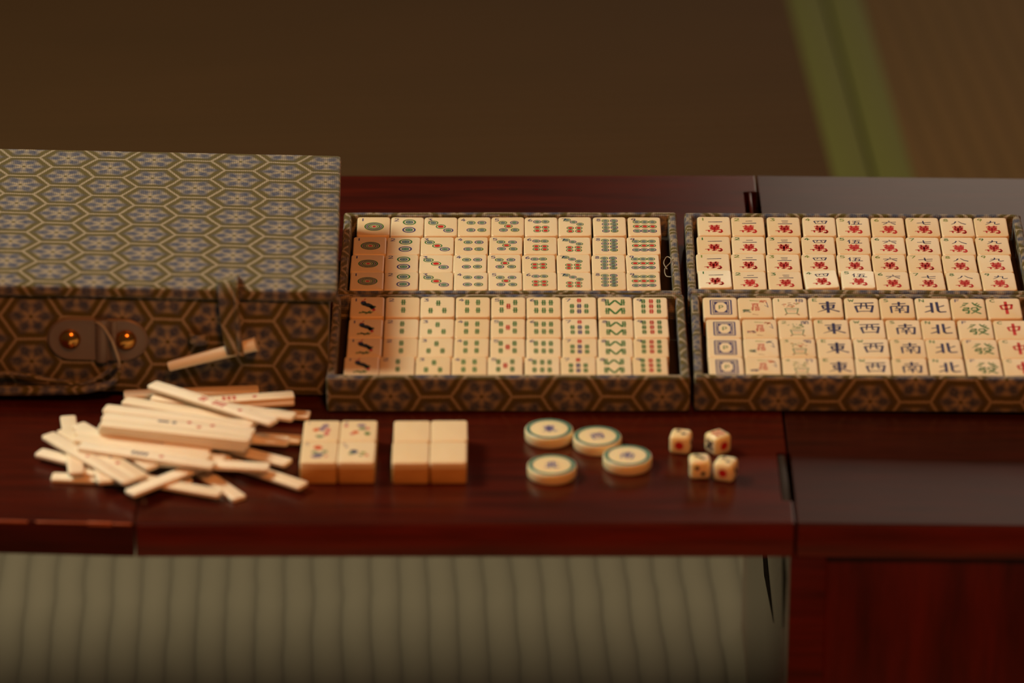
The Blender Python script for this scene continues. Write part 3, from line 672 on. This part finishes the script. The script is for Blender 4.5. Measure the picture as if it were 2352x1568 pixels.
# ------------------------------------------------------------------ dice
PIPS = {1: [(0, 0)], 2: [(-1, 1), (1, -1)], 3: [(-1, 1), (0, 0), (1, -1)], 4: [(-1, 1), (1, 1), (-1, -1), (1, -1)], 5: [(-1, 1), (1, 1), (0, 0), (-1, -1), (1, -1)], 6: [(-1, 1), (1, 1), (-1, 0), (1, 0), (-1, -1), (1, -1)]}
def die_mesh(faces, s=12.0):
    bm = bmesh.new(); box(bm, -s/2, s/2, -s/2, s/2, 0, s, 2.6, 4)
    T = {'top': Matrix.Translation((0, 0, s/2)), 'front': Matrix.Translation((0, 0, s/2)) @ Matrix.Rotation(R(90), 4, 'X'), 'right': Matrix.Translation((0, 0, s/2)) @ Matrix.Rotation(R(90), 4, 'Y') @ Matrix.Rotation(R(90), 4, 'Z'),
         'left': Matrix.Translation((0, 0, s/2)) @ Matrix.Rotation(R(-90), 4, 'Y') @ Matrix.Rotation(R(-90), 4, 'Z'), 'back': Matrix.Translation((0, 0, s/2)) @ Matrix.Rotation(R(-90), 4, 'X')}
    for f, v in faces.items():
        k = Marks(); red = v in (1, 4); r = 2.5 if v == 1 else 1.35
        for x, y in PIPS[v]: k.disc('red' if red else 'black', x * 1.75, y * 1.75, r)
        k.add(bm, s/2, {'red': 1, 'black': 2}, T[f])
    return finish(bm, 'die', [M['ivory'], M['red'], M['black']], angle=60)
for faces, px, py, rz, lab in (({'front': 1, 'top': 2, 'right': 3, 'left': 4}, 1564, 992, -11, 'bone die showing one red pip, set apart behind the others'),
                               ({'front': 1, 'top': 4, 'left': 5, 'right': 2}, 1649, 994, 36, 'bone die with red pips on top, turned on its corner'),
                               ({'front': 2, 'top': 3, 'right': 1, 'left': 6}, 1607, 1049, 2, 'bone die with two black pips facing the table edge'),
                               ({'front': 1, 'top': 2, 'right': 3, 'left': 4}, 1667, 1055, -19, 'bone die with one red pip, in front of the cornerwise die')):
    p = P(px, py, .012)
    tag(link_mesh('die', die_mesh(faces), None, (p.x, p.y, 0), (0, 0, R(rz))), lab, 'die', 'bone dice on the table')

# ------------------------------------------------------------------ brocade case
case = empty('brocade_case', ((-108.6) * MM, -79.3 * MM, .4 * MM), (0, R(1.75), R(1.1)))
tag(case, 'closed case covered in blue and olive hexagon brocade, beside the trays', 'case')
bm = bmesh.new(); box(bm, -272, 0, 0, 203, 0, 61, 1.6, 3, .3, 10)
link_mesh('body', finish(bm, 'body', M['brocade'], uv=(14, 6, 3), angle=60), case)
bm = bmesh.new(); box(bm, -275, 4.4, -3, 207, 61.6, 69, 2.2, 3, .35, 10)
link_mesh('lid', finish(bm, 'lid', M['brocade'], uv=(4, 2, 10), angle=60), case)
# bronze plate with two brass studs
bm = bmesh.new()
def stadium(w, h, n=14):
    r = h / 2; out = []
    for s, a0 in ((1, -90), (-1, 90)):
        for i in range(n + 1):
            a = R(a0 + 180 * i / n); out.append((s * (w/2 - r) + r * math.cos(a), r * math.sin(a)))
    return out
PXC, PZC = -135.5, 34.5
loft(bm, [[(PXC + x * f, y0, PZC + z * f) for x, z in stadium(59, 26.5)] for y0, f in ((.8, 1.0), (-1.0, 1.0), (-1.9, .95), (-1.6, .88))])
bmesh.ops.recalc_face_normals(bm, faces=bm.faces)
plate = link_mesh('handle_plate', finish(bm, 'handle_plate', M['bronze'], angle=35), case); tag(plate, 'bronze oval plate')
bm = bmesh.new(); tube(bm, [(PXC + 2.6, -2.0, PZC - 13.4), (PXC + 2.6, -2.6, PZC), (PXC + 2.6, -2.0, PZC + 13.4)], 3.6, 2.2, up=(0, -1, 0)); tube(bm, [(PXC + 9.4, -1.6, PZC - 12.4), (PXC + 9.4, -2.0, PZC), (PXC + 9.4, -1.6, PZC + 12.6)], 2.2, 1.3, up=(0, -1, 0))
link_mesh('rib', finish(bm, 'rib', M['bronze']), plate)
for sx in (-16.0, 16.6):
    bm = bmesh.new(); n = 20
    loft(bm, [[(PXC + sx + r*math.cos(2*math.pi*i/n), y, PZC + r*math.sin(2*math.pi*i/n)) for i in range(n)] for y, r in ((-1.2, 6.4), (-2.2, 6.3), (-3.4, 5.7), (-4.6, 4.5), (-5.4, 2.8), (-5.7, .8))])
    bmesh.ops.recalc_face_normals(bm, faces=bm.faces)
    tag(link_mesh('stud', finish(bm, 'stud', M['brass'], angle=60), plate), 'domed brass stud')
def cf(px, py, y=-4.0):               # point of the photograph on the case front -> case coordinates
    return ((px - 753) / 3.87 + (0), y, (912 - (753 - px) * .0165 - py) / 3.52 + y * .43)
bm = bmesh.new(); tube(bm, [cf(222, 742, -1.5), cf(229, 734, -3.5), cf(244, 741, -5), cf(262, 765, -6.5), cf(274, 795, -7), cf(279, 812, -7), cf(277, 828, -6)], .8, n=8)
tag(link_mesh('handle_ring', finish(bm, 'handle_ring', M['wire']), case), 'thin metal ring')
bm = bmesh.new(); tube(bm, [cf(272, 818, -7), cf(250, 836, -7), cf(215, 856, -7), cf(175, 861, -7), cf(100, 849, -7), cf(30, 841, -6), cf(-30, 848, -6), cf(-120, 862, -5)], 1.6, 1.2, n=8)
tube(bm, [cf(281, 830, -8), cf(262, 850, -10), cf(225, 867, -8), cf(180, 874, -7.5), cf(90, 876, -7.5), cf(0, 877, -7.5), cf(-90, 877, -7.5), cf(-130, 868, -6)], lambda t: 1.6 + 1.6 * min(1, t * 3), lambda t: 1.2 + 1.6 * min(1, t * 3), n=8)
me = finish(bm, 'handle', M['brocade'], uv=(1, 1, 1)); tag(link_mesh('handle', me, case), 'slack cloth-covered handle')
# closing strap with its bone toggle
bm = bmesh.new()
path = catmull([(-59, 13, 69.3), (-59.2, 5, 71.5), (-59.2, -3, 73.0), (-58.8, -7.5, 68), (-58.0, -8.2, 58), (-57.2, -8.4, 48), (-56.2, -10.2, 41), (-55.0, -13.4, 36), (-54, -14, 32.2)], 5)
for off, wd, th in ((0, (6.8, 5.0), .8), (4.8, (1.0, 1.2), 1.5)):
    loops = []
    for i, p in enumerate(path):
        d = (path[min(i+1, len(path)-1)] - path[max(i-1, 0)]).normalized(); nrm = Vector((1, 0, 0)).cross(d).normalized(); tt = i / (len(path) - 1)
        w = wd[0] + (wd[1] - wd[0]) * tt
        loops.append([p + Vector((off * (1 - .3*tt) + a * w, 0, 0)) + nrm * (b * th - (.9 if off else 0)) for a, b in ((-1, -.5), (-.8, -1), (.8, -1), (1, -.5), (1, .5), (.8, 1), (-.8, 1), (-1, .5))])
    loft(bm, loops)
bmesh.ops.recalc_face_normals(bm, faces=bm.faces)
strap = link_mesh('closing_strap', finish(bm, 'closing_strap', M['brocade'], uv=(17, 9, 14), angle=50), case); tag(strap, 'brocade strap looped over a bone peg')
a, b = Vector(cf(396, 818, -8)), Vector(cf(588, 762, -10)); bm = bmesh.new()
tube(bm, [a, a + (b-a)*.02, a + (b-a)*.5, a + (b-a)*.96, b], lambda t: (.4 if t < .005 else 2.5 + 2.1*t) if t < .985 else 3.4, lambda t: (2.4 + 2.0*t) if t < .985 else 3.2, n=12, up=(0, -1, 0), k=5)
tag(link_mesh('toggle', finish(bm, 'toggle', M['pale_bone'], angle=50), strap), 'tapered bone peg')
bm = bmesh.new(); tube(bm, [cf(440, 778, .5), cf(441, 768, -4), cf(456, 764, -7.0), cf(474, 768, -5), cf(478, 780, -1)], 1.2, 3.4, n=8, up=(0, 0, 1))
tag(link_mesh('strap_loop', finish(bm, 'strap_loop', M['brocade'], uv=(2, 3, 4)), case), 'small pinkish cloth loop')

# ------------------------------------------------------------------ counting sticks
SW, ST, SP = 9.1, 2.5, 2.62
def stick_mesh(L, pat, seed):
    rnd = random.Random(seed); bm = bmesh.new()
    slab(bm, L, SW, 1.5, [(0, .5), (.2, .15), (.5, 0), (ST - .5, 0), (ST - .2, .15), (ST, .5)], n=4)
    k = Marks()
    def dots(m, x0, nx, ny, dx=2.6, dy=2.2, r=1.0):
        for i in range(nx):
            for j in range(ny): k.disc(m, x0 + i * dx, (j - (ny-1)/2) * dy, r, n=8)
    if pat == 'rows': dots('pink', -14, 5, 2); dots('navy', -1, 6, 2); 
    if pat == 'blue': dots('navy', -8, 4, 2, 2.6, 1.8, 1.1); k.disc('red', 9, 0, 1.4)
    if pat == 'mix': dots('navy', -11, 3, 1, 2.2, 2, 1.3); dots('navy', -2.4, 1, 1, 2, 2, 1.5); [k.disc('red', x, y, 1.4, n=8) for x, y in ((6, 2.2), (13, -2.2), (20, 1.5))]
    if pat == 'red': dots('red', -8, 2, 2, 2.6, 2.8, 1.25); dots('red', 2, 3, 2, 3.0, 2.8, 1.25); k.disc('red', 20, 0, 1.4, n=8)
    if pat == 'bar': k.line('navy', [(-6, -.4), (4, .4)], 1.6, 1.0); k.disc('navy', 8, .3, 1.2, n=8); k.disc('red', 17, -1.4, 1.4, n=8)
    if pat == 'reddots': dots('red', -16, 4, 1, 4.0, 2, .9)
    if pat == 'onered': k.disc('red', rnd.uniform(-6, 14), 0, 1.1, n=8)
    idx = {'red': 1, 'navy': 2, 'pink': 3}; k.add(bm, ST, idx)
    return finish(bm, 'counting_stick', [M['stick_bone'], M['red'], M['navy'], M['pink']], angle=50)
STK = [  # visible end, other end (photograph), layer, length, pattern, description
 ((119,1097),(470,1106),0,80,'', 'lying flat along the front edge of the pile, end toward the seam'),
 ((551,1142),(390,1030),0,84,'', 'with its rounded tip poking farthest out at the front of the pile'),
 ((248,938),(580,962),0,86,'', 'at the very bottom of the pile, beneath the stacked sticks'),
 ((508,1130),(160,1075),1,88,'', 'whose tip shows just beside the farthest front tip'),
 ((88,1041),(400,1112),1,86,'', 'sticking out farthest on the case-handle side of the pile'),
 ((698,1113),(385,1010),1,86,'', 'pointing at the front corner of the flower tiles'),
 ((692,1006),(352,984),1,85,'', 'with its thin end touching the flower tiles'),
 ((712,950),(372,932),1,86,'', 'with a short end pointing at the back of the flower tiles'),
 ((156,958),(175,1084),2,76,'', 'lying crosswise toward the case, at the open end of the pile'),
 ((243,1106),(208,1004),2,66,'', 'with its blunt end at the front, next to the crosswise stick'),
 ((297,1130),(545,1032),2,72,'', 'slanting back from the lowest front corner of the pile'),
 ((663,1060),(400,993),2,66,'', 'in shade beneath the stack, pointing between stack and flower tiles'),
 ((255,945),(590,978),2,86,'', 'hidden low in the stack, third layer from the table'),
 ((299,1103),(112,1002),3,78,'onered', 'slanting down to the front with a red dot, outermost of three'),
 ((327,1093),(150,992),3,78,'bar', 'slanting down to the front with a blue mark, middle of three'),
 ((352,1070),(190,982),3,72,'onered', 'slanting down to the front, innermost of three'),
 ((618,1070),(360,1055),3,66,'', 'with a squared end in front of the stack, under the marked ones'),
 ((663,1010),(322,986),3,86,'', 'poking out of the stack toward the flower tiles at middle height'),
 ((516,1052),(316,1024),3,52,'', 'with only its tip showing under the front marked sticks'),
 ((594,891),(288,904),3,79,'reddots', 'farthest back, against the case, with red dots'),
 ((250,962),(590,992),4,86,'', 'in the middle of the stack, under its top layer'),
 ((675,916),(340,938),4,86,'', 'under the upper one of the pair leaning toward the tray corner'),
 ((175,990),(492,1032),4,82,'rows', 'with pink and blue dots in rows, top of the front bundle'),
 ((172,1006),(492,1049),4,82,'', 'in the middle of the front bundle of three'),
 ((182,1024),(494,1066),4,82,'blue', 'with blue dots and one red dot, front of the bundle'),
 ((675,904),(340,927),5,86,'red', 'with red dots, upper one of the pair leaning toward the tray corner'),
 ((230,986),(585,1024),5,88,'', 'lowest of three along the front face of the stack'),
 ((285,918),(596,969),6,84,'', 'behind the stack top, half covered by the slanting top stick'),
 ((676,954),(338,906),6,88,'bar', 'with a blue bar, ending near the round of ends by the tray'),
 ((228,978),(592,1016),6,90,'', 'second of three along the front face of the stack'),
 ((240,960),(596,998),6,88,'', 'under the blue-marked stick on top of the stack'),
 ((232,971),(592,1007),7,89,'', 'on top of the stack, along its front edge'),
 ((237,955),(600,992),7,90,'mix', 'with blue marks and three red dots, on top of the stack'),
 ((240,937),(602,976),7,89,'', 'on top of the stack, behind the blue-marked one'),
 ((348,879),(655,974),8,90,'red', 'lying slantwise over everything, topmost of the pile')]
for i, (a, b, lv, L, pat, lab) in enumerate(STK):
    zt = (lv * SP + ST) * MM
    for it in range(2):
        A, B = P(a[0], a[1], zt), P(b[0], b[1], zt)
        d = (B - A); d.z = 0; d.normalize(); B = A + d * L * MM
        ha, hb = leaf_h(A.x * 1000), leaf_h(B.x * 1000)
    c = (A + B) / 2; flip = d.x < 0
    ang = math.atan2(d.y, d.x); h0, h1 = ha, hb
    if flip: ang += math.pi; h0, h1 = hb, ha
    o = link_mesh('counting_stick', stick_mesh(L, pat, i), None)
    o.rotation_mode = 'XYZ'
    o.rotation_euler = (0, -math.atan2(h1 - h0, L), ang)
    o.location = (c.x, c.y, (lv * SP + .05 + (h0 + h1) / 2) * MM)
    tag(o, 'bone counting stick ' + lab, 'counting stick', 'bone counting sticks in the pile')
